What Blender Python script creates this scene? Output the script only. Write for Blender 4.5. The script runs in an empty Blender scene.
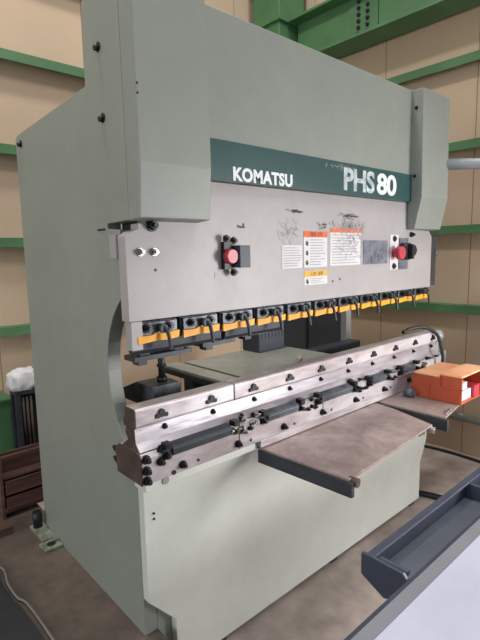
import bpy, bmesh, math, random
from mathutils import Vector, Matrix
random.seed(7)
S = 1.45            # metres per modelling unit (camera stands one unit above the left floor slab)
col = bpy.context.scene.collection
PI = math.pi
R = math.radians

# ------------------------------------------------------------------ materials
def srgb(c):
    def f(v):
        v /= 255.0
        return v/12.92 if v <= 0.04045 else ((v+0.055)/1.055)**2.4
    return (f(c[0]), f(c[1]), f(c[2]), 1.0)

def mat(name, c, rough=0.5, metal=0.0, var=0.10, scale=4.0, c2=None, fine=0.0, bump=0.0, spec=0.5, stretch=(1, 1, 1), amount=0.5):
    m = bpy.data.materials.new(name); m.use_nodes = True
    nt = m.node_tree; N = nt.nodes; L = nt.links
    b = N['Principled BSDF']
    b.inputs['Roughness'].default_value = rough
    b.inputs['Metallic'].default_value = metal
    b.inputs['Specular IOR Level'].default_value = spec
    tc = N.new('ShaderNodeTexCoord'); mp = N.new('ShaderNodeMapping')
    mp.inputs['Scale'].default_value = stretch
    L.new(tc.outputs['Object'], mp.inputs['Vector'])
    n = N.new('ShaderNodeTexNoise'); n.inputs['Scale'].default_value = scale; n.inputs['Detail'].default_value = 7
    n.inputs['Roughness'].default_value = 0.62
    L.new(mp.outputs['Vector'], n.inputs['Vector'])
    rp = N.new('ShaderNodeValToRGB')
    a = srgb(c)
    if c2 is None:
        lo = tuple(v*(1-var) for v in a[:3])+(1,); hi = tuple(min(1, v*(1+var)) for v in a[:3])+(1,)
    else:
        lo = srgb(c2); hi = a
    w = 0.5*(1-amount)
    rp.color_ramp.elements[0].position = 0.5-0.25+w*0.5-0.0; rp.color_ramp.elements[1].position = 0.5+0.25-w*0.5
    rp.color_ramp.elements[0].color = lo; rp.color_ramp.elements[1].color = hi
    L.new(n.outputs['Fac'], rp.inputs['Fac'])
    out = rp.outputs['Color']
    if fine > 0:
        n2 = N.new('ShaderNodeTexNoise'); n2.inputs['Scale'].default_value = scale*9; n2.inputs['Detail'].default_value = 5
        L.new(mp.outputs['Vector'], n2.inputs['Vector'])
        mx = N.new('ShaderNodeMix'); mx.data_type = 'RGBA'; mx.blend_type = 'OVERLAY'; mx.inputs['Factor'].default_value = fine
        L.new(out, mx.inputs[6]); L.new(n2.outputs['Fac'], mx.inputs[7]); out = mx.outputs[2]
    L.new(out, b.inputs['Base Color'])
    if bump > 0:
        bp = N.new('ShaderNodeBump'); bp.inputs['Strength'].default_value = bump; bp.inputs['Distance'].default_value = 0.01
        n3 = N.new('ShaderNodeTexNoise'); n3.inputs['Scale'].default_value = scale*6; n3.inputs['Detail'].default_value = 4
        L.new(mp.outputs['Vector'], n3.inputs['Vector'])
        L.new(n3.outputs['Fac'], bp.inputs['Height']); L.new(bp.outputs['Normal'], b.inputs['Normal'])
    return m

M = {}
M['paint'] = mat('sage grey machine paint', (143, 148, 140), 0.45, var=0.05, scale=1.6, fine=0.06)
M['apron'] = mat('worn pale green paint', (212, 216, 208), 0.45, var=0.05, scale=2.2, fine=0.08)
M['panel'] = mat('pale grey ram paint', (166, 161, 160), 0.42, var=0.05, scale=2.5, fine=0.08)
M['teal'] = mat('dark teal band', (38, 76, 76), 0.4, var=0.08, scale=5)
M['white'] = mat('white lettering', (236, 240, 240), 0.5, var=0.03)
M['steel'] = mat('worn tool steel', (204, 197, 200), 0.38, metal=0.3, scale=5, c2=(156, 145, 146), fine=0.25, bump=0.15, stretch=(0.35, 1, 1))
M['ledge'] = mat('streaked ledge steel', (210, 204, 210), 0.34, metal=0.35, scale=7, c2=(112, 104, 110), bump=0.12, stretch=(0.3, 1, 2), amount=0.9)
M['brightsteel'] = mat('wiped tool steel', (222, 216, 220), 0.35, metal=0.35, scale=6, c2=(168, 154, 154), fine=0.25, bump=0.12, stretch=(0.35, 1, 1))
M['rust'] = mat('browned steel end', (88, 72, 66), 0.65, metal=0.1, scale=9, c2=(64, 50, 46), bump=0.2)
M['plate'] = mat('brown grey steel plate', (182, 164, 160), 0.4, metal=0.3, scale=4, c2=(142, 124, 120), fine=0.3, bump=0.1)
M['dark'] = mat('dark blued steel', (56, 60, 68), 0.5, metal=0.25, var=0.25, scale=7)
M['clampgrey'] = mat('grey clamp steel', (112, 118, 126), 0.4, metal=0.4, scale=9, c2=(62, 66, 72))
M['black'] = mat('black oxide', (26, 27, 30), 0.45, var=0.2)
M['bolt'] = mat('black hex bolt', (38, 38, 42), 0.35, metal=0.4, var=0.3, scale=12)
M['chrome'] = mat('bare bolt metal', (170, 166, 160), 0.3, metal=0.8, var=0.2, scale=12)
M['yellow'] = mat('yellow wedge paint', (250, 182, 40), 0.5, c2=(236, 156, 30), scale=14)
M['red'] = mat('red plastic', (190, 62, 76), 0.35, var=0.1)
M['orange'] = mat('orange bin plastic', (200, 96, 62), 0.45, c2=(184, 80, 48), scale=5)
M['peach'] = mat('orange plastic with painted top light', (250, 206, 168), 0.5, c2=(240, 180, 134), scale=6)  # strong light on the bin's top painted in as a paler orange
M['paper'] = mat('white label paper', (212, 209, 210), 0.6, var=0.04, scale=20)
M['ink'] = mat('grey print', (160, 158, 162), 0.7, var=0.2, scale=30)
M['inkdark'] = mat('black print', (84, 76, 76), 0.7, var=0.2, scale=30)
M['labelorange'] = mat('orange label header', (226, 110, 48), 0.6, c2=(205, 90, 40), scale=30)
M['labelyellow'] = mat('yellow label header', (240, 178, 60), 0.6, c2=(225, 160, 50), scale=30)
M['ltgreyplate'] = mat('brushed grey name plate', (122, 126, 138), 0.4, c2=(88, 92, 102), scale=22)
M['green'] = mat('green structural paint', (84, 128, 86), 0.5, var=0.12, scale=3, c2=(74, 114, 76))
M['wall'] = mat('tan wall board', (200, 176, 150), 0.75, var=0.05, scale=0.9)
M['floor'] = mat('worn workshop concrete', (206, 190, 180), 0.6, scale=1.3, c2=(168, 153, 146), fine=0.4, bump=0.15)
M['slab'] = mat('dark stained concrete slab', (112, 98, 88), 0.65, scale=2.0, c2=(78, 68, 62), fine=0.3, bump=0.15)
M['wood'] = mat('reddish crate wood', (112, 78, 68), 0.7, scale=6, c2=(76, 50, 44), stretch=(0.3, 1, 3))
M['cloth'] = mat('white wrapping cloth', (214, 214, 214), 0.85, var=0.06, bump=0.3)
M['rubber'] = mat('black rubber', (40, 42, 47), 0.6, var=0.2)
M['cable'] = mat('black cable sheath', (32, 33, 37), 0.5, var=0.2)
M['greycable'] = mat('grey hose', (120, 118, 112), 0.5, var=0.1)
M['sheet'] = mat('grey green gauge sheet', (182, 184, 176), 0.4, metal=0.1, var=0.12, scale=3, fine=0.15)
M['cabinet'] = mat('blue grey enamel', (66, 72, 82), 0.5, var=0.12, scale=3)
M['galv'] = mat('galvanised grey', (160, 166, 168), 0.42, metal=0.2, var=0.08)
M['benchtop'] = mat('pale bench sheet with sky tint', (196, 199, 216), 0.42, var=0.05, scale=2.5, fine=0.06)  # bluish cast of the sky light is put into the base colour
M['benchedge'] = mat('grey bench edge', (140, 142, 150), 0.45, metal=0.2, var=0.06, scale=3)
M['benchframe'] = mat('slate blue frame paint', (66, 72, 88), 0.4, var=0.12, scale=4)
M['tray'] = mat('grey tray sheet', (112, 118, 130), 0.35, metal=0.3, var=0.15, scale=2)
M['greenfoot'] = mat('pale green foot paint', (150, 156, 140), 0.6, c2=(100, 102, 90), scale=16)
M['beige'] = mat('beige tube card', (206, 190, 168), 0.7, var=0.06)

# ------------------------------------------------------------------ builders
LOC = {}      # object name -> world location (modelling units)

def tag(o, label=None, cat=None, group=None, kind=None):
    if label: o['label'] = label
    if cat: o['category'] = cat
    if group: o['group'] = group
    if kind: o['kind'] = kind
    return o

def empty(name, loc, label, cat, group=None):
    o = bpy.data.objects.new(name, None); col.objects.link(o)
    o.location = Vector(loc)*S; o.empty_display_size = 0.1
    LOC[o.name] = Vector(loc)
    return tag(o, label, cat, group)

class MB:
    def __init__(self): self.bm = bmesh.new()
    def _mat(self, faces, mi):
        for f in faces: f.material_index = mi
    def box(self, x0, x1, y0, y1, z0, z1, mi=0):
        vs = [self.bm.verts.new((x, y, z)) for x in (x0, x1) for y in (y0, y1) for z in (z0, z1)]
        idx = [(0, 1, 3, 2), (4, 6, 7, 5), (0, 4, 5, 1), (2, 3, 7, 6), (0, 2, 6, 4), (1, 5, 7, 3)]
        self._mat([self.bm.faces.new([vs[i] for i in q]) for q in idx], mi)
        return self
    def prism(self, pts, axis, a, b, mi=0):
        """polygon pts in the plane normal to axis, extruded a..b. axis 'x': (y,z); 'y': (x,z); 'z': (x,y)"""
        def P(p, t):
            return {'x': (t, p[0], p[1]), 'y': (p[0], t, p[1]), 'z': (p[0], p[1], t)}[axis]
        A = [self.bm.verts.new(P(p, a)) for p in pts]; B = [self.bm.verts.new(P(p, b)) for p in pts]
        n = len(pts); fs = [self.bm.faces.new(A), self.bm.faces.new(list(reversed(B)))]
        for i in range(n):
            fs.append(self.bm.faces.new([A[i], B[i], B[(i+1) % n], A[(i+1) % n]]))
        self._mat(fs, mi); return self
    def cyl(self, p0, p1, r, n=14, r2=None, mi=0):
        p0 = Vector(p0); p1 = Vector(p1); d = (p1-p0)
        q = d.to_track_quat('Z', 'Y'); r2 = r if r2 is None else r2
        A = []; B = []
        for i in range(n):
            a = 2*PI*i/n+PI/n
            v = Vector((math.cos(a), math.sin(a), 0))
            A.append(self.bm.verts.new(p0+q@(v*r))); B.append(self.bm.verts.new(p1+q@(v*r2)))
        fs = [self.bm.faces.new(list(reversed(A))), self.bm.faces.new(B)]
        for i in range(n):
            f = self.bm.faces.new([A[i], A[(i+1) % n], B[(i+1) % n], B[i]]); f.smooth = n > 8; fs.append(f)
        self._mat(fs, mi); return self
    def hexbolt(self, p, d, r, h, mi=0, washer=True):
        p = Vector(p); d = Vector(d).normalized()
        if washer: self.cyl(p, p+d*h*0.3, r*1.35, 14, mi=mi)
        self.cyl(p+d*h*0.3, p+d*h, r, 6, mi=mi)
        self.cyl(p+d*h, p+d*h*1.5, r*0.55, 10, mi=mi)
        return self
    def tube(self, pts, r, n=10, mi=0):
        pts = [Vector(p) for p in pts]
        # catmull-rom resample
        P = [pts[0]*2-pts[1]]+pts+[pts[-1]*2-pts[-2]]; out = []
        for i in range(1, len(P)-2):
            for k in range(8):
                t = k/8; a, b, c, d = P[i-1], P[i], P[i+1], P[i+2]
                out.append(0.5*((2*b)+(c-a)*t+(2*a-5*b+4*c-d)*t*t+(3*b-a-3*c+d)*t**3))
        out.append(pts[-1]); rings = []
        up = Vector((0, 0, 1))
        for i, p in enumerate(out):
            t = (out[min(i+1, len(out)-1)]-out[max(i-1, 0)]).normalized()
            if abs(t.dot(up)) > 0.95: up = Vector((1, 0, 0))
            s = t.cross(up).normalized(); w = s.cross(t).normalized(); up = w
            rings.append([self.bm.verts.new(p+(s*math.cos(2*PI*k/n)+w*math.sin(2*PI*k/n))*r) for k in range(n)])
        fs = []
        for a, b in zip(rings, rings[1:]):
            for k in range(n):
                f = self.bm.faces.new([a[k], a[(k+1) % n], b[(k+1) % n], b[k]]); f.smooth = True; fs.append(f)
        fs.append(self.bm.faces.new(rings[0])); fs.append(self.bm.faces.new(list(reversed(rings[-1]))))
        self._mat(fs, mi); return self
    def build(self, name, mats, parent=None, origin=None, bevel=0.0):
        bmesh.ops.recalc_face_normals(self.bm, faces=self.bm.faces[:])
        if origin is None:
            xs = [v.co for v in self.bm.verts]
            lo = Vector([min(c[i] for c in xs) for i in range(3)]); hi = Vector([max(c[i] for c in xs) for i in range(3)])
            origin = Vector(((lo.x+hi.x)/2, (lo.y+hi.y)/2, lo.z))
        origin = Vector(origin)
        for v in self.bm.verts: v.co = (v.co-origin)*S
        me = bpy.data.meshes.new(name); self.bm.to_mesh(me); self.bm.free()
        o = bpy.data.objects.new(name, me); col.objects.link(o)
        for m in (mats if isinstance(mats, (list, tuple)) else [mats]): me.materials.append(M[m] if isinstance(m, str) else m)
        LOC[o.name] = origin
        if parent:
            o.parent = parent; o.location = (origin-LOC[parent.name])*S
        else: o.location = origin*S
        if bevel:
            md = o.modifiers.new('bevel', 'BEVEL'); md.width = bevel*S; md.segments = 2; md.limit_method = 'ANGLE'; md.angle_limit = R(40)
        return o

def copy_at(o, delta, parent=None):
    """copy an object and its children, shifted by delta modelling units"""
    c = o.copy(); col.objects.link(c)
    LOC[c.name] = LOC[o.name]+Vector(delta)
    if parent is not None: c.parent = parent
    if parent is None or parent == o.parent: c.location = o.location+Vector(delta)*S
    for ch in list(o.children):
        k = ch.copy(); col.objects.link(k); k.parent = c; LOC[k.name] = LOC[ch.name]+Vector(delta)
    return c

def text_mesh(name, body, material, parent, x0, x1, z0, z1, y, depth=0.001, offset=0.0, mindepth=None, spacing=1.0):
    cu = bpy.data.curves.new('t', 'FONT'); cu.body = body; cu.size = 1; cu.offset = offset; cu.extrude = 0.02
    cu.space_character = spacing; cu.resolution_u = 6
    to = bpy.data.objects.new('t', cu); col.objects.link(to)
    bpy.context.view_layer.update()
    me = bpy.data.meshes.new_from_object(to.evaluated_get(bpy.context.evaluated_depsgraph_get()))
    col.objects.unlink(to); bpy.data.objects.remove(to)
    if len(me.vertices) == 0: return None
    xs = [v.co.x for v in me.vertices]; ys = [v.co.y for v in me.vertices]
    ax, bx, ay, by = min(xs), max(xs), min(ys), max(ys)
    origin = Vector(((x0+x1)/2, y, z0))
    for v in me.vertices:
        X = x0+(v.co.x-ax)/(bx-ax)*(x1-x0); Z = z0+(v.co.y-ay)/(by-ay)*(z1-z0); Y = y-depth*(0 if v.co.z < 0 else 1)
        v.co = (Vector((X, Y, Z))-origin)*S
    me.name = name; me.materials.clear(); me.materials.append(material)
    for p in me.polygons: p.material_index = 0
    o = bpy.data.objects.new(name, me); col.objects.link(o); o.parent = parent
    LOC[o.name] = origin; o.location = (origin-LOC[parent.name])*S
    return o

# ------------------------------------------------------------------ the building
FZ = -0.15
MB().box(-3.5, 2.70, -3.5, 2.56, FZ-0.08, FZ).build('floor', 'floor').__setitem__('kind', 'structure')
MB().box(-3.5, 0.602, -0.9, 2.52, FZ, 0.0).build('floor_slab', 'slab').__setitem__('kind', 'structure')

def wall_mat(axis):
    m = M['wall'].copy(); nt = m.node_tree; N = nt.nodes; L = nt.links; b = N['Principled BSDF']
    src = b.inputs['Base Color'].links[0].from_socket
    tc = N.new('ShaderNodeTexCoord'); sx = N.new('ShaderNodeSeparateXYZ'); L.new(tc.outputs['Object'], sx.inputs[0])
    mo = N.new('ShaderNodeMath'); mo.operation = 'PINGPONG'; mo.inputs[1].default_value = 0.385
    L.new(sx.outputs[axis], mo.inputs[0])
    lt = N.new('ShaderNodeMath'); lt.operation = 'LESS_THAN'; lt.inputs[1].default_value = 0.004; L.new(mo.outputs[0], lt.inputs[0])
    mx = N.new('ShaderNodeMix'); mx.data_type = 'RGBA'; mx.inputs[7].default_value = srgb((150, 122, 92))
    L.new(lt.outputs[0], mx.inputs['Factor']); L.new(src, mx.inputs[6]); L.new(mx.outputs[2], b.inputs['Base Color'])
    return m
MB().box(-3.5, 2.70, 2.50, 2.56, FZ, 3.6).build('wall_back', wall_mat(0)).__setitem__('kind', 'structure')
MB().box(2.66, 2.72, -3.5, 2.50, FZ, 3.6).build('wall_right', wall_mat(1)).__setitem__('kind', 'structure')

def angle_prof(z, d, w):   # C channel girt profile in (depth from wall, z)
    t = 0.006
    return [(0, z), (d, z), (d, z-w), (d-t, z-w), (d-t, z-t), (0, z-t)]
k = 0
for z in (3.25, 2.83, 2.405, 1.975, 1.555, 1.125, 0.70):
    mb = MB(); mb.prism([(2.50-a, b-0.028) for a, b in angle_prof(z, 0.07, 0.045)], 'x', -3.4, 2.37)
    o = mb.build('trim_%d' % (k+1), 'green', bevel=0.001); o['kind'] = 'structure'
    mb = MB(); mb.prism([(2.66-a, b) for a, b in angle_prof(z, 0.07, 0.045)], 'y', -3.4, 2.20)
    o = mb.build('trim_%d' % (k+2), 'green', bevel=0.001); o['kind'] = 'structure'
    k += 2

# column in the corner and the beam running to it
cr = empty('steel_column', (2.50, 2.33, FZ), 'green steel box column standing in the corner behind the machine', 'column')
MB().box(2.38, 2.62, 2.215, 2.45, FZ, 3.6).build('shaft', 'green', cr, bevel=0.004)
MB().box(2.36, 2.64, 2.195, 2.47, 2.19, 2.21).build('stiffener_plate', 'green', cr)
MB().box(2.36, 2.64, 2.195, 2.47, 2.45, 2.47).build('stiffener_plate', 'green', cr)
br = empty('steel_beam', (2.55, 0.0, 2.15), 'green steel beam with bolted splice above the right wall', 'beam')
MB().box(2.535, 2.548, -3.4, 2.194, 2.218, 2.456).build('web', 'green', br)
MB().box(2.45, 2.63, -3.4, 2.194, 2.203, 2.2175).build('flange', 'green', br)
MB().box(2.45, 2.63, -3.4, 2.194, 2.4565, 2.47).build('flange', 'green', br)
MB().box(2.5255, 2.5345, 1.60, 1.79, 2.225, 2.45).build('splice_plate', 'green', br)
for yy in (1.665, 1.725):
    for zz in (2.245, 2.28, 2.315, 2.35, 2.385, 2.42):
        MB().hexbolt((2.525, yy, zz), (-1, 0, 0), 0.009, 0.012).build('splice_bolt', 'dark', br)

# ------------------------------------------------------------------ PRESS BRAKE
pb = empty('press_brake', (1.29, 1.35, FZ), 'large grey green metalworking press brake with teal name band across its front', 'press brake')

def side_poly(throat):
    p = [(1.74, 0.0), (1.722, 1.388), (1.705, 1.400), (1.183, 1.419), (1.178, 1.61), (1.0, 1.61), (1.0, 1.082),
         (1.108, 1.079), (1.108, 1.067), (1.046, 1.062), (1.046, 0.90)]
    return p+throat+[(1.026, 0.425), (1.026, 0.0)]
left_throat = [(1.062, 0.893), (1.085, 0.872), (1.108, 0.845), (1.128, 0.81), (1.142, 0.775), (1.148, 0.74), (1.149, 0.70),
               (1.144, 0.655), (1.132, 0.61), (1.113, 0.567), (1.09, 0.535), (1.075, 0.515), (1.06, 0.455)]
MB().prism(side_poly(left_throat), 'x', 0.563, 0.601).build('side_plate', 'paint', pb, bevel=0.002)
right_throat = [(1.10, 0.93), (1.38, 0.93), (1.40, 0.91), (1.40, 0.48), (1.38, 0.46), (1.09, 0.46)]
pr = [(1.74, FZ), (1.722, 1.388), (1.705, 1.400), (1.183, 1.419), (1.178, 1.61), (1.0, 1.61), (1.0, 1.082), (1.046, 1.08), (1.046, 0.90)]+right_throat+[(1.026, 0.425), (1.026, FZ)]
MB().prism(pr, 'x', 1.965, 2.003).build('side_plate', 'paint', pb, bevel=0.002)
# inner liner of the right throat seen as a pale vertical edge
MB().box(1.925, 1.964, 1.365, 1.399, 0.40, 0.95).build('throat_edge_strip', 'galv', pb)
# upper beam
MB().box(0.602, 1.964, 0.990, 1.17, 1.19, 1.61).build('upper_beam', 'paint', pb, bevel=0.002)
# foot block behind lower corner of the apron
MB().box(0.602, 0.66, 1.05, 1.12, FZ, 0.13).build('foot_block', 'paint', pb)
# column covers
def cover(x0, x1, bend):
    prof = [(0.945, 1.612), (0.939, 1.205), (bend, 1.084), (0.9995, 1.080), (0.9995, 1.612)]
    o = MB().prism(prof, 'x', x0, x1).build('column_cover', 'paint', pb, bevel=0.0025)
    return o
c1 = cover(0.563, 0.762, 0.949); c2 = cover(1.815, 2.036, 0.966)
for z in (1.543, 1.287):
    MB().hexbolt((1.8145, 0.972, z), (-1, 0, 0), 0.005, 0.006).build('cover_bolt', 'black', c2)
for z in (1.345, 1.365):
    MB().cyl((0.566, 0.9425, z), (0.566, 0.9395, z), 0.0025, 8).build('cover_rivet', 'black', c1)
for (x, z) in ((0.622, 1.071),):
    MB().hexbolt((x, 0.9995, z), (0, -1, 0), 0.011, 0.016).build('cover_screw', 'black', pb)
MB().hexbolt((1.85, 0.9995, 1.062), (0, -1, 0), 0.008, 0.012).build('cover_screw', 'black', pb)
# holes with pins on the left plate
for (y, z, r) in ((1.101, 1.485, 0.0115), (1.097, 1.326, 0.0115), (1.672, 1.368, 0.012)):
    mb = MB(); mb.cyl((0.563, y, z), (0.5615, y, z), r, 18); mb.cyl((0.5615, y, z-0.003), (0.552, y, z-0.004), r*0.55, 12)
    mb.build('lifting_bolt', 'black', pb)
MB().box(0.5618, 0.563, 1.118, 1.16, 1.064, 1.069).build('scratch_slot', 'black', pb)

# teal band with lettering
band = MB().box(0.763, 1.814, 0.984, 0.9895, 1.190, 1.293).build('name_band', 'teal', pb)
text_mesh('lettering', 'KOMATSU', M['white'], band, 0.872, 1.108, 1.193, 1.230, 0.984, offset=0.042, spacing=1.06)
# worn model lettering: paler flecks
m = mat('worn white lettering', (226, 230, 232), 0.5, scale=26, c2=(120, 140, 142), amount=0.9); M['wornwhite'] = m
text_mesh('lettering', 'PHS', m, band, 1.366, 1.550, 1.203, 1.279, 0.984, offset=0.03, spacing=0.95)
text_mesh('lettering', '80', M['white'], band, 1.566, 1.700, 1.203, 1.279, 0.984, offset=0.03, spacing=0.95)
# scuffs on the band (above PHS) and over the labels
def scuffs(name, x0, x1, z0, z1, y, n, parent, mi='inkdark', ln=0.02, flat=0.3):
    mb = MB()
    for i in range(n):
        x = random.gauss((x0+x1)/2, (x1-x0)/4); z = random.gauss((z0+z1)/2, (z1-z0)/4)
        x = min(max(x, x0), x1); z = min(max(z, z0), z1)
        a = random.uniform(-flat, flat); l = random.uniform(0.2, 1)*ln; w = random.uniform(0.0005, 0.0014)
        dx, dz = math.cos(a)*l/2, math.sin(a)*l/2; nx, nz = -math.sin(a)*w, math.cos(a)*w
        mb.prism([(x-dx, z-dz), (x+nx, z+nz), (x+dx, z+dz), (x-nx, z-nz)], 'y', y-0.0006, y)
    o = mb.build(name, mi, parent); o['kind'] = 'stuff'; return o
scuffs('scuff_marks', 1.27, 1.42, 1.262, 1.288, 0.9838, 60, band, 'ink', 0.012, 1.2)

# ram
ramp = [(0.550, 0.845), (0.550, 1.045), (0.566, 1.056), (0.586, 1.062), (0.5865, 1.075), (0.604, 1.075), (0.604, 1.188), (1.962, 1.188), (1.962, 1.079), (2.005, 1.079), (2.03, 1.055), (2.03, 0.838)]
ram = MB().prism(ramp, 'y', 1.0, 1.035).build('ram', 'panel', pb, bevel=0.0015)
MB().box(0.605, 1.96, 1.036, 1.11, 0.855, 1.186).build('ram_backing', 'dark', pb)
MB().box(0.545, 0.5615, 1.0355, 1.068, 0.995, 1.05).build('ram_guide_tab', 'panel', pb, bevel=0.001)
MB().box(2.031, 2.082, 1.004, 1.034, 0.842, 1.055).build('ram_end_bracket', 'dark', pb)
mb = MB(); mb.cyl((2.083, 1.015, 0.985), (2.112, 1.012, 0.98), 0.009, 12); mb.cyl((2.083, 1.015, 0.985), (2.088, 1.015, 0.985), 0.013, 12)
mb.build('grease_nipple', 'chrome', pb)
for x in (0.588, 0.626):
    MB().hexbolt((x, 1.0, 1.008), (0, -1, 0), 0.0075, 0.012).build('ram_bolt', 'chrome', ram)
for x, z in ((0.628, 0.965), (0.90, 1.075), (0.92, 1.08), (1.33, 0.90), (1.37, 0.905), (1.86, 1.055)):
    MB().cyl((x, 1.0, z), (x, 0.999, z), 0.004, 8).build('ram_hole', 'dark', ram)
MB().box(0.905, 0.925, 0.999, 1.0, 1.070, 1.076).build('ram_slot', 'dark', ram)
# left end post of the punch holder
MB().box(0.556, 0.585, 1.002, 1.03, 0.775, 0.844).build('punch_holder_post', 'panel', pb)

# key switch on the left of the ram and push button box on the right
sw = MB().box(0.872, 0.910, 0.962, 0.9995, 0.962, 1.022).build('switch_box', 'cabinet', ram, bevel=0.001)
mb = MB(); mb.box(0.836, 0.8655, 0.985, 0.9995, 0.958, 1.032); mb.hexbolt((0.842, 0.985, 1.040), (0, -1, 0), 0.008, 0.01); mb.hexbolt((0.872, 0.990, 1.035), (0, -1, 0), 0.008, 0.01); mb.hexbolt((0.866, 0.985, 0.95), (0, -1, 0), 0.008, 0.01)
mb.build('switch_back_plate', 'black', ram)
mb = MB(); mb.cyl((0.852, 0.985, 0.993), (0.852, 0.968, 0.993), 0.021, 20, r2=0.018); mb.build('mushroom_button', 'red', sw)
tag(sw, 'grey switch box with a red button on its left')
MB().box(0.812, 0.87, 0.9988, 1.0, 0.935, 0.952).build('switch_plate', 'panel', ram)

ctl = MB().box(1.757, 1.825, 0.9965, 0.9995, 0.924, 1.048).build('button_plate', 'ltgreyplate', ram)
MB().box(1.69, 1.752, 0.998, 0.9998, 0.925, 1.06).build('button_label', 'paper', ram)
mb = MB(); mb.cyl((1.718, 0.998, 0.990), (1.718, 0.975, 0.990), 0.017, 18); mb.cyl((1.718, 0.978, 0.990), (1.718, 0.960, 0.990), 0.027, 22, r2=0.024)
mb.build('stop_button', 'red', ctl)
for z in (1.045, 0.938):
    MB().hexbolt((1.72, 0.998, z), (0, -1, 0), 0.009, 0.006).build('label_stud', 'dark', ctl)
mb = MB(); mb.cyl((1.782, 0.997, 0.995), (1.782, 0.968, 0.995), 0.034, 20); mb.box(1.775, 1.789, 0.950, 0.968, 0.965, 1.022); mb.cyl((1.815, 0.998, 0.998), (1.815, 0.965, 0.998), 0.022, 14)
mb.build('selector_knob', 'black', ctl)
MB().box(1.862, 1.875, 0.999, 1.0, 0.997, 1.003).build('small_plate', 'inkdark', ram)
MB().box(1.88, 1.905, 0.999, 1.0, 0.993, 1.003).build('small_plate', 'inkdark', ram)
np_ = MB().box(1.509, 1.671, 0.998, 0.9999, 0.951, 1.038).build('rating_plate', 'ltgreyplate', ram)
scuffs('scuff_marks', 1.54, 1.64, 0.955, 0.995, 0.998, 40, np_, 'inkdark', 0.02, 1.4)

# printed labels on the ram
def label(name, x0, x1, z0, z1, header=None, hh=0.02, rows=0, cols=1, icon=False, word=None):
    o = MB().box(x0, x1, 0.9988, 0.9999, z0, z1).build(name, 'paper', ram)
    if header:
        h = MB().box(x0, x1, 0.9982, 0.9988, z1-hh, z1).build('label_header', header, o)
        if word:
            text_mesh('lettering', word, M['inkdark'], o, x0+(x1-x0)*0.25, x1-(x1-x0)*0.18, z1-hh*0.85, z1-hh*0.15, 0.9982, depth=0.0004)
    zz = z1-(hh if header else 0)-0.004; nr = rows
    if nr:
        mb = MB(); dz = (zz-z0-0.004)/nr
        for r in range(nr):
            xs = x0+(0.26*(x1-x0) if icon else 0.06*(x1-x0))
            e = x1-0.05*(x1-x0)-random.random()*0.25*(x1-x0)
            mb.box(xs, e, 0.9984, 0.9988, zz-dz*(r+0.65), zz-dz*(r+0.35))
        mb.build('print_lines', 'ink', o)
    if icon:
        mb = MB(); n = max(1, int((zz-z0)/0.026)); dz = (zz-z0)/n
        for r in range(n):
            c = zz-dz*(r+0.5); cx = x0+0.13*(x1-x0)
            mb.prism([(cx-0.007, c-0.004), (cx+0.003, c-0.009), (cx+0.007, c-0.001), (cx+0.001, c+0.009), (cx-0.005, c+0.006)], 'y', 0.9982, 0.9988)
        mb.build('warning_icon', 'inkdark', o)
    return o
label('instruction_label', 1.077, 1.170, 0.951, 1.022, rows=8)
label('warning_label', 1.178, 1.297, 0.951, 1.066, 'labelorange', 0.019, 10, icon=True, word='警告')
label('warning_label', 1.314, 1.490, 0.952, 1.078, 'labelorange', 0.014, 11)
label('caution_label', 1.180, 1.298, 0.894, 0.939, 'labelyellow', 0.018, 3, icon=True, word='注意')
scuffs('scuff_marks', 1.10, 1.17, 1.120, 1.130, 1.0, 40, ram, 'inkdark', 0.03, 0.2)
scuffs('scuff_marks', 1.36, 1.48, 1.112, 1.130, 1.0, 45, ram, 'inkdark', 0.04, 0.25)
scuffs('scuff_marks', 1.06, 1.15, 1.03, 1.10, 1.0, 60, ram, 'ink', 0.03, 1.4)
scuffs('scuff_marks', 1.24, 1.31, 1.075, 1.095, 1.0, 35, ram, 'inkdark', 0.02, 0.8)
scuffs('scuff_marks', 1.33, 1.52, 1.06, 1.11, 0.9986, 110, ram, 'ink', 0.03, 1.4)
scuffs('scuff_marks', 1.34, 1.52, 0.98, 1.07, 0.9986, 110, ram, 'ink', 0.035, 1.2)

# ------- punch clamps under the ram: 11 units, pitch .1333
def clamp(x):
    b = MB(); b.box(x+0.006, x+0.128, 1.016, 1.046, 0.792, 0.840)
    b.box(x+0.010, x+0.124, 1.007, 1.016, 0.806, 0.838)
    c = b.build('punch_clamp', 'clampgrey', pb, bevel=0.0012)
    w = [(x+0.006, 0.788), (x+0.006, 0.807), (x+0.05, 0.807), (x+0.055, 0.811), (x+0.075, 0.808), (x+0.126, 0.811), (x+0.124, 0.793), (x+0.09, 0.790), (x+0.06, 0.792)]
    MB().prism(w, 'y', 1.000, 1.007).build('wedge_strip', 'yellow', c)
    for dx in (0.036, 0.098):
        MB().hexbolt((x+dx, 1.007, 0.824), (0, -1, 0), 0.0095, 0.012).build('clamp_bolt', 'bolt', c)
    # bent hand lever
    mb = MB(); mb.cyl((x+0.072, 1.007, 0.822), (x+0.072, 0.986, 0.822), 0.011, 12)
    mb.tube([(x+0.072, 0.988, 0.826), (x+0.078, 0.982, 0.812), (x+0.081, 0.978, 0.79), (x+0.083, 0.976, 0.768)], 0.0048, 8)
    mb.build('clamp_lever', 'dark', c)
    return c
first = clamp(0.566)
for i in range(1, 11): copy_at(first, (i*0.1333, 0, 0), pb)
mb = MB()
MB().box(0.59, 1.96, 1.0465, 1.052, 0.80, 0.853).build('clamp_backing_bar', 'black', pb)
# upper tool lengths gripped below the clamps
xs = [(0.566, 0.845), (0.86, 1.10)]
for a, b in xs:
    mb = MB(); mb.prism([(1.018, 0.791), (1.040, 0.791), (1.040, 0.768), (1.032, 0.757), (1.020, 0.768)], 'x', a, b)
    mb.build('upper_punch', 'dark', pb)
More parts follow.
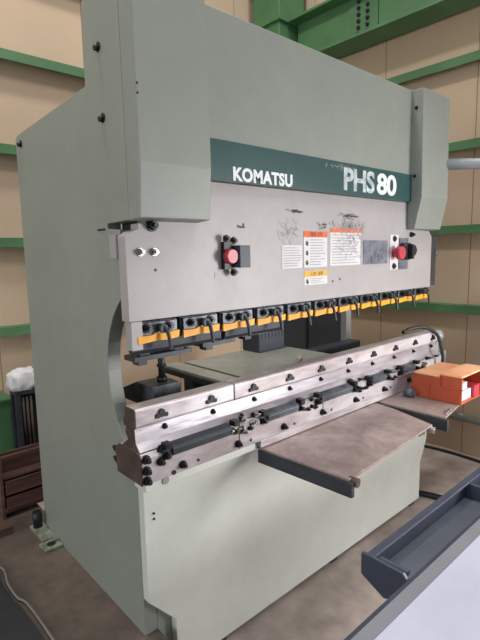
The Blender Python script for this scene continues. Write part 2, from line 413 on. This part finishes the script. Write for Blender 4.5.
# broad gauge stops hanging behind the tools
for (a, b, z) in ((0.585, 0.76, 0.735), (0.80, 0.92, 0.742), (0.95, 1.07, 0.752)):
    mb = MB(); mb.box(a, b, 1.045, 1.10, z, z+0.012); mb.box(a+0.02, a+0.05, 1.054, 1.07, z+0.012, 0.80); mb.box(b-0.05, b-0.02, 1.054, 1.07, z+0.012, 0.80)
    mb.box(a+0.01, a+0.035, 1.045, 1.075, z-0.01, z); mb.build('stop_bracket', 'dark', pb)

# ------- bed: apron, lip, tool rail
ap = [(0.563, 0.425), (0.563, 0.112), (0.645, 0.018), (0.645, FZ+0.012), (1.992, FZ+0.012), (1.992, 0.035), (2.046, 0.135), (2.046, 0.425)]
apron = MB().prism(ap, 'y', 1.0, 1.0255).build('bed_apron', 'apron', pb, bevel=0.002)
MB().box(0.555, 0.933, 0.972, 1.0255, 0.426, 0.4545).build('bed_lip', 'apron', pb, bevel=0.002)
MB().box(0.934, 2.088, 0.957, 1.0255, 0.4335, 0.4545).build('rail_foot', 'steel', pb, bevel=0.001)
MB().box(0.936, 2.07, 0.972, 1.0255, 0.4255, 0.4330).build('rail_gap_line', 'black', pb)  # black strip painting in the dark gap under the rail foot
MB().box(0.602, 1.964, 1.027, 1.10, FZ, 0.45).build('bed_body', 'paint', pb)
for (x) in (0.80, 1.35, 1.93):
    MB().box(x-0.02, x+0.02, 1.002, 1.02, FZ, FZ+0.012).build('levelling_shim', 'dark', pb)
for z in (0.35, 0.335):
    MB().cyl((0.59, 1.0, z), (0.59, 0.996, z), 0.003, 8).build('apron_rivet', 'dark', apron)

base = [(0.957, 0.455), (0.957, 0.520), (0.966, 0.531), (1.061, 0.534), (1.082, 0.519), (1.078, 0.455)]
mid = [(0.967, 0.5345), (0.984, 0.553), (0.988, 0.588), (1.024, 0.588), (1.030, 0.572), (1.018, 0.556), (1.050, 0.5345)]
topb = [(0.983, 0.589), (0.980, 0.596), (0.980, 0.634), (0.984, 0.638), (1.028, 0.638), (1.028, 0.612), (1.036, 0.606), (1.034, 0.589)]
rail = MB().prism(base, 'x', 0.540, 2.090).build('die_rail_base', 'steel', pb, bevel=0.0015)
tag(rail, 'lower tool rail base with rows of bolts')
MB().prism([(a, b) for a, b in base], 'x', 0.5375, 0.5399).build('end_face', 'rust', rail)
MB().prism(mid, 'x', 0.542, 2.085).build('die_neck', 'ledge', pb)
MB().prism(mid, 'x', 0.540, 0.5419).build('die_neck_end', 'rust', pb)
for a, b in ((0.542, 0.853), (0.857, 2.075)):
    d = MB().prism(topb, 'x', a, b).build('lower_die', 'brightsteel', pb, bevel=0.0015)
MB().prism(topb, 'x', 0.5395, 0.5418).build('lower_die_end', 'rust', pb)
for x in (0.848, 1.222):
    MB().box(x, x+0.003, 0.9562, 0.9568, 0.456, 0.520).build('rail_joint', 'black', rail)
tb = None
def tee(x):
    mb = MB(); mb.box(x-0.018, x+0.018, 0.977, 0.980, 0.604, 0.613); mb.cyl((x, 0.980, 0.617), (x, 0.974, 0.617), 0.0085, 10); mb.cyl((x-0.012, 0.977, 0.609), (x-0.012, 0.975, 0.609), 0.006, 8); mb.cyl((x+0.012, 0.977, 0.609), (x+0.012, 0.975, 0.609), 0.006, 8)
    return mb.build('tee_bolt', 'black', pb)
t0 = tee(0.614)
for i in range(1, 10): copy_at(t0, (i*0.1573, 0, 0), pb)
n0 = MB().hexbolt((0.626, 0.988, 0.575), (0, -1, 0), 0.006, 0.008).build('neck_bolt', 'bolt', pb)
for i in range(1, 10): copy_at(n0, (i*0.1555, 0, 0), pb)
# clamp bars lying on the sloping ledge
def bar(x0, x1, m):
    pr_ = [(0.9565, 0.508), (0.946, 0.511), (0.944, 0.527), (0.949, 0.534), (0.968, 0.540), (0.9665, 0.5325), (0.9565, 0.522)]
    o = MB().prism(pr_, 'x', x0, x1).build('clamp_bar', m, pb, bevel=0.001)
    for x in (x0-0.014, x1+0.014):
        mb = MB(); mb.hexbolt((x, 0.9565, 0.515), (0, -1, 0.1), 0.008, 0.014); mb.box(x-0.009, x+0.009, 0.940, 0.964, 0.533, 0.547)
        mb.build('bar_clamp', 'bolt', o)
    for i in range(3):
        x = x1+0.035+i*0.019
        MB().hexbolt((x, 0.957, 0.507-0.005*(i % 2)), (0, -1, 0), 0.005, 0.009).build('adjusting_screw', 'bolt', o)
    return o
for a, b in ((0.622, 0.815), (0.955, 1.09), (1.205, 1.375), (1.50, 1.60), (1.72, 1.82)):
    bar(a, b, 'dark' if a < 0.9 else 'clampgrey')
# extra nuts in the busy stretch
for i in range(34):
    x = random.choice([random.uniform(0.85, 0.95), random.uniform(1.10, 1.20), random.uniform(1.38, 1.50), random.uniform(1.60, 2.05)])
    z = random.uniform(0.500, 0.548); y = 0.9575+max(0, z-0.522)*0.7
    MB().hexbolt((x, y, z), (0, -1, 0.2), random.uniform(0.004, 0.0065), random.uniform(0.007, 0.012)).build('clamp_nut', 'bolt', pb)
for i in range(18):
    x = random.choice([random.uniform(0.80, 0.95), random.uniform(0.80, 0.95), random.uniform(1.6, 2.0)])
    MB().hexbolt((x, 0.958, random.uniform(0.512, 0.540)), (0.2, -1, 0.3), random.uniform(0.004, 0.007), random.uniform(0.008, 0.014)).build('bright_clamp_nut', 'chrome', pb)
b0 = MB().hexbolt((0.655, 0.957, 0.474), (0, -1, 0), 0.008, 0.012).build('rail_bolt', 'bolt', pb)
for i in range(1, 8): copy_at(b0, (i*0.188, 0, 0), pb)
s0 = MB().cyl((0.705, 0.957, 0.470), (0.705, 0.955, 0.470), 0.004, 10).build('rail_socket', 'black', pb)
for i in range(1, 8): copy_at(s0, (i*0.188, 0, 0), pb)
for (x, z) in ((0.590, 0.503), (0.606, 0.513), (0.597, 0.530)):
    MB().hexbolt((x, 0.957 if z < 0.52 else 0.965, z), (0, -1, 0), 0.008, 0.013).build('rail_bolt', 'bolt', pb)
MB().cyl((0.612, 0.9715, 0.441), (0.612, 0.969, 0.441), 0.010, 14).build('port_ring', 'chrome', pb)
MB().cyl((0.628, 0.9570, 0.462), (0.628, 0.954, 0.462), 0.006, 14).build('port_hole', 'black', pb)
# end bolts standing out from both flanks at the left end
for (y, z, d) in ((0.957, 0.520, -1), (0.957, 0.492, -1), (0.957, 0.467, -1), (1.081, 0.505, 1), (1.079, 0.477, 1)):
    MB().hexbolt((0.5500, y, z), (0, d, 0), 0.0085, 0.014 if d < 0 else 0.024).build('end_bolt', 'bolt', pb)
# right hand end fittings and the draped cable
mb = MB(); mb.box(2.091, 2.12, 0.96, 1.06, 0.46, 0.545); mb.cyl((2.076, 1.0, 0.61), (2.12, 1.0, 0.61), 0.028, 16); mb.box(2.091, 2.11, 0.99, 1.03, 0.545, 0.585); mb.cyl((2.12, 0.985, 0.53), (2.14, 0.985, 0.53), 0.014, 10)
mb.build('rail_end_bracket', 'galv', pb)
MB().tube([(1.88, 1.04, 0.648), (1.93, 1.03, 0.660), (1.99, 1.0, 0.662), (2.03, 0.962, 0.63), (2.03, 0.94, 0.58), (2.02, 0.925, 0.53), (2.02, 0.93, 0.49)], 0.008).build('cable_loop', 'cable', pb)

# ------- front support tables (bolted to the rail)
def front_table(poly, bar_pts, label_):
    o = MB().prism(poly, 'z', 0.424, 0.431).build('front_table', 'plate', pb, bevel=0.0008)
    tag(o, label_)
    MB().prism(bar_pts, 'z', 0.385, 0.4235).build('table_side_bar', 'dark', o, bevel=0.001)
    return o
T1 = front_table([(0.938, 0.971), (0.957, 0.665), (1.470, 0.700), (1.530, 0.88), (1.545, 0.971)], [(0.934, 0.971), (0.953, 0.655), (0.966, 0.655), (0.948, 0.971)], 'left steel support shelf')
MB().cyl((0.972, 0.675, 0.420), (0.975, 0.650, 0.420), 0.012, 14).build('pivot_pin', 'rust', T1)
mb = MB(); mb.cyl((1.462, 0.712, 0.416), (1.467, 0.690, 0.414), 0.011, 12); mb.box(1.43, 1.462, 0.72, 0.74, 0.395, 0.4235); mb.build('corner_pin', 'chrome', T1)
T2 = front_table([(1.562, 0.971), (1.562, 0.700), (2.055, 0.779), (2.45, 0.84), (2.45, 0.971)], [(1.556, 0.971), (1.556, 0.690), (1.572, 0.690), (1.572, 0.971)], 'right steel support shelf carrying the orange bin')
mb = MB(); mb.cyl((1.62, 0.722, 0.432), (1.62, 0.722, 0.438), 0.008, 10); mb.cyl((1.60, 0.716, 0.432), (1.60, 0.716, 0.437), 0.007, 10); mb.cyl((1.65, 0.726, 0.432), (1.65, 0.726, 0.437), 0.006, 10)
mb.build('shelf_screws', 'chrome', T2)

# ------- back gauge seen through the throat
MB().box(0.94, 1.005, 1.11, 1.47, 0.592, 0.600).build('gauge_sheet', 'sheet', pb)
MB().box(1.022, 1.50, 1.11, 1.45, 0.592, 0.600).build('gauge_sheet', 'sheet', pb)
MB().box(0.93, 1.51, 1.10, 1.46, 0.575, 0.5915).build('gauge_sheet_frame', 'dark', pb)
mb = MB(); mb.box(0.95, 1.95, 1.30, 1.36, 0.52, 0.574); mb.build('gauge_beam', 'cabinet', pb, bevel=0.003)
gf = MB().prism([(1.11, 0.585), (1.11, 0.640), (1.20, 0.640), (1.30, 0.600), (1.30, 0.575), (1.15, 0.575)], 'x', 0.672, 0.765).build('gauge_finger_block', 'clampgrey', pb, bevel=0.002)
mb = MB(); mb.cyl((0.728, 1.15, 0.64), (0.728, 1.15, 0.745), 0.010, 12); mb.cyl((0.728, 1.15, 0.64), (0.728, 1.15, 0.655), 0.015, 12); mb.cyl((0.728, 1.15, 0.685), (0.728, 1.15, 0.690), 0.014, 12)
mb.box(0.70, 0.76, 1.101, 1.17, 0.745, 0.80); mb.build('gauge_post', 'black', gf)
gm = MB().box(1.32, 1.47, 1.355, 1.455, 0.6005, 0.735).build('gauge_motor', 'cabinet', pb, bevel=0.004)
mb = MB()
for i in range(7): mb.box(1.335+i*0.02, 1.338+i*0.02, 1.353, 1.355, 0.655, 0.715)
mb.build('cooling_ribs', 'dark', gm)
MB().box(1.36, 1.43, 1.37, 1.43, 0.7355, 0.80).build('motor_hanger', 'black', gm)
MB().box(1.92, 1.9645, 1.40, 1.90, 0.30, 0.95).build('shaded_face_panel', 'cabinet', pb)  # dark panel standing in for the right plate's inner face in shadow
MB().box(1.915, 1.9195, 1.60, 1.612, 0.30, 0.95).build('panel_seam', 'black', pb)

# ------- anchoring foot at the rear left corner, pendant arm at right
lug = MB().box(0.515, 0.562, 1.63, 1.76, 0.0, 0.016).build('anchor_foot', 'greenfoot', pb, bevel=0.002)
tag(lug, 'pale green anchor foot with a slotted hole')
for q in ([(1.60, 0.0), (1.60, 0.02), (1.629, 0.035), (1.629, 0.0)], [(1.761, 0.0), (1.761, 0.05), (1.79, 0.02), (1.79, 0.0)]):
    MB().prism(q, 'x', 0.545, 0.5625).build('foot_gusset', 'greenfoot', lug)
MB().box(0.500, 0.562, 1.57, 1.628, 0.0, 0.012).build('foot_pad', 'greenfoot', lug, bevel=0.002)
MB().cyl((0.532, 1.598, 0.0121), (0.532, 1.598, 0.0135), 0.014, 16).build('foot_hole', 'black', lug)
MB().cyl((0.535, 1.735, 0.0161), (0.535, 1.735, 0.075), 0.016, 14).build('levelling_screw', 'black', lug)
dr = Vector((0.10, -0.095, 0)).normalized()
arm = MB().cyl((2.016, 0.973, 1.352), Vector((2.016, 0.973, 1.352))+dr*0.42, 0.0225, 18).build('pendant_arm', 'galv', pb)
MB().cyl((2.015, 0.99, 1.32), (2.015, 0.99, 1.385), 0.014, 14).build('arm_hinge', 'dark', arm)

# ------------------------------------------------------------------ orange bin on the right shelf
Z0 = 0.4315
bn = empty('parts_bin', (1.84, 0.815, Z0), 'orange plastic parts bin with ribbed top on the right shelf', 'bin')
def binshell():
    mb = MB(); x0, x1, y0, y1, h = 1.728, 1.945, 0.717, 0.912, 0.100
    t = 0.005
    mb.prism([(y0, Z0), (y1, Z0), (y1, Z0+h*0.72), (y1-0.012, Z0+h*0.90), (y0+0.085, Z0+h*0.90), (y0+0.080, Z0+h), (y0, Z0+h)], 'x', x0, x0+t)
    mb.prism([(y0, Z0), (y1, Z0), (y1, Z0+h*0.9), (y0+0.085, Z0+h*0.9), (y0+0.080, Z0+h), (y0, Z0+h)], 'x', x1-t, x1)
    mb.box(x0+t, x1-t, y1-t, y1, Z0, Z0+h*0.72)
    mb.box(x0+t, x1-t, y0, y1-t, Z0, Z0+0.004)
    return mb
binshell().build('shell', 'orange', bn, bevel=0.0015)
mb = MB(); mb.box(1.7245, 1.728, 0.84, 0.912, Z0+0.048, Z0+0.052); mb.box(1.7245, 1.728, 0.717, 0.84, Z0+0.055, Z0+0.059); mb.box(1.7245, 1.728, 0.838, 0.842, Z0, Z0+0.056)
mb.box(1.7245, 1.728, 0.717, 0.723, Z0, Z0+0.10); mb.box(1.7225, 1.728, 0.795, 0.80, Z0+0.055, Z0+0.10)
mb.build('side_ribs', 'orange', bn)
mb = MB()
mb.box(1.729, 1.944, 0.800, 0.905, Z0+0.0905, Z0+0.094); mb.box(1.729, 1.944, 0.718, 0.799, Z0+0.1005, Z0+0.104)
for i in range(14):
    x = 1.732+i*0.0158
    mb.box(x, x+0.006, 0.720, 0.797, Z0+0.104, Z0+0.108); mb.box(x, x+0.006, 0.803, 0.903, Z0+0.094, Z0+0.098)
mb.build('ribbed_top', 'peach', bn)
for i, (x, y, z, w, d, h, m1, lab) in enumerate((
        (1.79, 0.76, Z0+0.0045, 0.10, 0.06, 0.036, 'paper', 'white small carton lying low inside the orange bin'),
        (1.87, 0.75, Z0+0.0045, 0.05, 0.06, 0.045, 'red', 'red small carton inside the orange bin beside white ones'),
        (1.785, 0.765, Z0+0.041, 0.085, 0.05, 0.026, 'paper', 'white small carton stacked on another inside the orange bin'))):
    o = MB().box(x-w/2, x+w/2, y-d/2, y+d/2, z, z+h).build('small_carton', m1, None, bevel=0.001)
    tag(o, lab, 'carton', 'small cartons inside the orange bin')
kn = MB(); kn.cyl((1.700, 0.925, Z0+0.016), (1.700, 0.890, Z0+0.016), 0.016, 16); kn.cyl((1.700, 0.890, Z0+0.016), (1.700, 0.882, Z0+0.016), 0.010, 12)
tag(kn.build('steel_roller', 'ltgreyplate'), 'small grey steel roller lying left of the orange bin', 'roller')
tag(MB().cyl((1.30, 1.135, 0.6085), (1.35, 1.165, 0.6085), 0.0085, 14).build('card_tube', 'beige'), 'short beige tube lying on the gauge sheet behind the die', 'tube')

# ------------------------------------------------------------------ things at the left rear
rk = empty('drawer_crate', (0.59, 1.94, 0.0), 'reddish wooden crate rack with two drawers, standing left of the machine', 'crate')
mb = MB()
mb.box(0.462, 0.474, 1.90, 1.98, 0.0, 0.250); mb.box(0.712, 0.726, 1.90, 1.98, 0.0, 0.250); mb.box(0.474, 0.712, 1.90, 1.915, 0.240, 0.250)
mb.box(0.474, 0.712, 1.90, 1.98, 0.02, 0.034); mb.box(0.474, 0.712, 1.972, 1.98, 0.034, 0.240); mb.box(0.474, 0.712, 1.915, 1.972, 0.150, 0.156)
mb.build('carcass', 'wood', rk, bevel=0.0015)
for z0, z1 in ((0.0345, 0.083), (0.094, 0.148)):
    d = MB(); d.box(0.480, 0.708, 1.897, 1.907, z0, z1); d.box(0.484, 0.704, 1.907, 1.965, z0, z0+0.008)
    d.build('drawer', 'wood', rk, bevel=0.001)
st = empty('black_stand', (0.70, 2.21, 0.0), 'black metal stand behind the wooden crate, carrying a white bundle', 'stand')
MB().box(0.622, 0.80, 2.17, 2.25, 0.40, 0.418).build('top', 'dark', st)
for x, y in ((0.622, 2.17), (0.78, 2.17), (0.622, 2.23), (0.78, 2.23)):
    MB().box(x, x+0.02, y, y+0.02, 0.0, 0.3995).build('leg', 'dark', st)
MB().box(0.645, 0.775, 2.192, 2.245, 0.08, 0.3995).build('body', 'black', st, bevel=0.004)
for x in (0.655, 0.672, 0.689): MB().cyl((x, 2.183, 0.10), (x, 2.183, 0.39), 0.006, 10).build('rod', 'rust', st)
# bundle
bm = bmesh.new(); bmesh.ops.create_icosphere(bm, subdivisions=4, radius=1)
from mathutils import noise
for v in bm.verts:
    n = noise.noise(v.co*2.1)*0.22+noise.noise(v.co*5)*0.08
    c = v.co.copy(); c = Vector([math.copysign(abs(a)**0.72, a) for a in c])*(1+n)
    v.co = Vector((c.x*0.062, c.y*0.040, max(c.z, -0.75)*0.055))
mn = min(v.co.z for v in bm.verts)
mb = MB(); mb.bm.free(); mb.bm = bm
for v in bm.verts: v.co += Vector((0.668, 2.205, 0.4185-mn))
for f in bm.faces: f.smooth = True
tag(mb.build('wrapped_bundle', 'cloth'), 'white cloth wrapped bundle on top of the black stand', 'bundle')
gb = empty('green_bin', (0.545, 2.345, 0.0), 'green sheet metal waste bin at the left edge before the back wall', 'bin')
mb = MB(); mb.prism([(0.46, 2.27), (0.63, 2.27), (0.63, 2.42), (0.46, 2.42)], 'z', 0.0, 0.36); mb.build('body', 'green', gb, bevel=0.006)
MB().box(0.452, 0.638, 2.262, 2.428, 0.3602, 0.372).build('rim', 'green', gb, bevel=0.002)
tag(MB().box(0.40, 0.462, 1.78, 1.84, 0.0, 0.03).build('wood_offcut', 'wood', bevel=0.002), 'small reddish wood offcut on the floor at the left edge', 'wood block')
# black rubber sheet with hose along its edge
mt = [(-0.6, 1.62), (0.20, 1.66), (0.352, 1.585), (0.346, 1.49), (0.348, 1.41), (0.356, 1.36), (0.362, 1.22), (0.36, 1.0), (0.36, 0.75), (-0.6, 0.75)]
tag(MB().prism(mt, 'z', 0.0005, 0.006).build('rubber_sheet', 'rubber'), 'black rubber sheet on the floor at the bottom left', 'rubber sheet')
tag(MB().tube([(0.10, 1.69, 0.006), (0.25, 1.68, 0.006), (0.362, 1.60, 0.006), (0.358, 1.49, 0.006), (0.36, 1.41, 0.006), (0.373, 1.36, 0.006), (0.377, 1.20, 0.006), (0.375, 0.9, 0.006), (0.375, 0.75, 0.006)], 0.0035).build('hose', 'greycable'), 'thin grey hose running along the edge of the black rubber sheet', 'hose')

# ------------------------------------------------------------------ right side floor and wall bits
tag(MB().tube([(1.85, 1.40, FZ+0.014), (1.95, 1.20, FZ+0.014), (2.03, 1.03, FZ+0.014), (2.06, 0.90, FZ+0.014), (2.02, 0.75, FZ+0.014), (1.95, 0.60, FZ+0.014)], 0.013).build('floor_hose', 'cable'), 'dark hose on the floor coming out beside the machine bed', 'hose')
tag(MB().tube([(2.60, 1.75, FZ+0.008), (2.57, 1.4, FZ+0.008), (2.60, 1.15, FZ+0.008), (2.59, 0.85, FZ+0.008), (2.60, 0.3, FZ+0.008)], 0.008).build('wall_cable', 'cable'), 'dark cable lying on the floor along the right wall', 'cable')
wp = MB(); wp.cyl((2.64, 1.30, 0.06), (2.64, -2.0, 0.06), 0.016, 14)
for y in (1.1, 0.4, -0.5): wp.box(2.63, 2.66, y-0.01, y+0.01, 0.04, 0.08)
tag(wp.build('wall_pipe', 'galv'), 'pale grey pipe low on the right wall', 'pipe')

# ------------------------------------------------------------------ foreground bench
BZ = 0.40
wb = empty('work_bench', (1.5, 0.1, FZ), 'long workbench with pale blue top and slate steel side channel in the foreground', 'bench')
MB().box(0.42, 2.55, -0.35, 0.364, BZ-0.004, BZ).build('bench_top', 'benchtop', wb, bevel=0.001)
MB().box(0.40, 2.56, 0.3645, 0.390, BZ-0.006, BZ-0.001).build('edge_strip', 'benchedge', wb, bevel=0.001)
MB().box(0.41, 2.55, -0.34, 0.4015, BZ-0.05, BZ-0.0065).build('bench_frame', 'benchframe', wb, bevel=0.002)
ch = MB(); ch.box(0.775, 2.55, 0.486, 0.494, BZ-0.060, BZ); ch.box(0.775, 2.55, 0.476, 0.486, BZ-0.006, BZ)
ch.build('side_channel', 'benchframe', wb, bevel=0.0015)
MB().box(0.775, 2.55, 0.402, 0.4855, BZ-0.050, BZ-0.045).build('tray', 'tray', wb)
MB().tube([(0.782, 0.408, BZ-0.004), (0.782, 0.43, BZ-0.004), (0.782, 0.47, BZ-0.004)], 0.0055).build('rolled_rim', 'benchframe', wb)
endp = [(0.502, BZ), (0.488, BZ+0.002), (0.412, BZ+0.001), (0.402, BZ-0.01), (0.402, BZ-0.055), (0.450, BZ-0.072), (0.502, BZ-0.045)]
MB().prism(endp, 'x', 0.766, 0.7745).build('end_plate', 'benchframe', wb, bevel=0.001)
for x in (1.225, 1.70, 2.2):
    MB().box(x-0.006, x+0.006, 0.402, 0.4855, BZ-0.0445, BZ-0.006).build('cross_divider', 'benchframe', wb, bevel=0.001)
for x in (0.46, 2.50):
    for y in (-0.30, 0.34):
        MB().box(x-0.02, x+0.02, y-0.02, y+0.02, FZ if x > 0.7 else 0.0, BZ-0.051).build('leg', 'benchframe', wb)

# ------------------------------------------------------------------ camera
yaw, pitch, roll = 0.73294654, 0.13820394, -0.02107985
f = Vector((math.sin(yaw)*math.cos(pitch), math.cos(yaw)*math.cos(pitch), -math.sin(pitch)))
r = Vector((math.cos(yaw), -math.sin(yaw), 0)); u = r.cross(f)
r2 = math.cos(roll)*r+math.sin(roll)*u; u2 = -math.sin(roll)*r+math.cos(roll)*u
cam = bpy.data.cameras.new('camera'); co = bpy.data.objects.new('camera', cam); col.objects.link(co)
mw = Matrix((r2, u2, -f)).transposed().to_4x4(); mw.translation = Vector((0, 0, 1.0))*S
co.matrix_world = mw
cam.sensor_fit = 'VERTICAL'; cam.sensor_height = 36.0; cam.lens = 36.0*477.7/640.0; cam.clip_start = 0.02; cam.clip_end = 100
bpy.context.scene.camera = co

# ------------------------------------------------------------------ light
def area(name, loc, target, size, power, color, sy=None):
    l = bpy.data.lights.new(name, 'AREA'); l.energy = power; l.color = color; l.size = size*S
    if sy: l.shape = 'RECTANGLE'; l.size_y = sy*S
    o = bpy.data.objects.new(name, l); col.objects.link(o)
    o.location = Vector(loc)*S
    o.rotation_euler = (Vector(target)-Vector(loc)).to_track_quat('-Z', 'Y').to_euler()
    return o
area('high_bay_lamp', (0.3, 1.4, 3.9), (0.6, 1.6, 0), 0.35, 90, (1.0, 0.95, 0.90))
area('high_bay_lamp', (1.9, -0.3, 4.2), (1.7, 0.6, 0), 0.9, 108, (1.0, 0.97, 0.95))
dl = area('doorway_daylight', (2.60, -0.9, 0.70), (1.65, 1.0, 0.02), 1.1, 88, (1.0, 0.985, 0.98), sy=1.1)
dl.data.spread = R(100)
area('left_fill_light', (-3.2, 1.0, 1.4), (0.6, 1.2, 0.8), 2.5, 105, (0.97, 1.0, 0.97), sy=1.6)  # added fill to even out the left side plate, no known window
w = bpy.data.worlds.new('w'); bpy.context.scene.world = w; w.use_nodes = True
w.node_tree.nodes['Background'].inputs[0].default_value = (0.86, 0.92, 1.0, 1); w.node_tree.nodes['Background'].inputs[1].default_value = 0.45
vs = bpy.context.scene.view_settings
vs.view_transform = 'Standard'; vs.look = 'None'; vs.gamma = 1; vs.use_curve_mapping = False; vs.exposure = 0.0
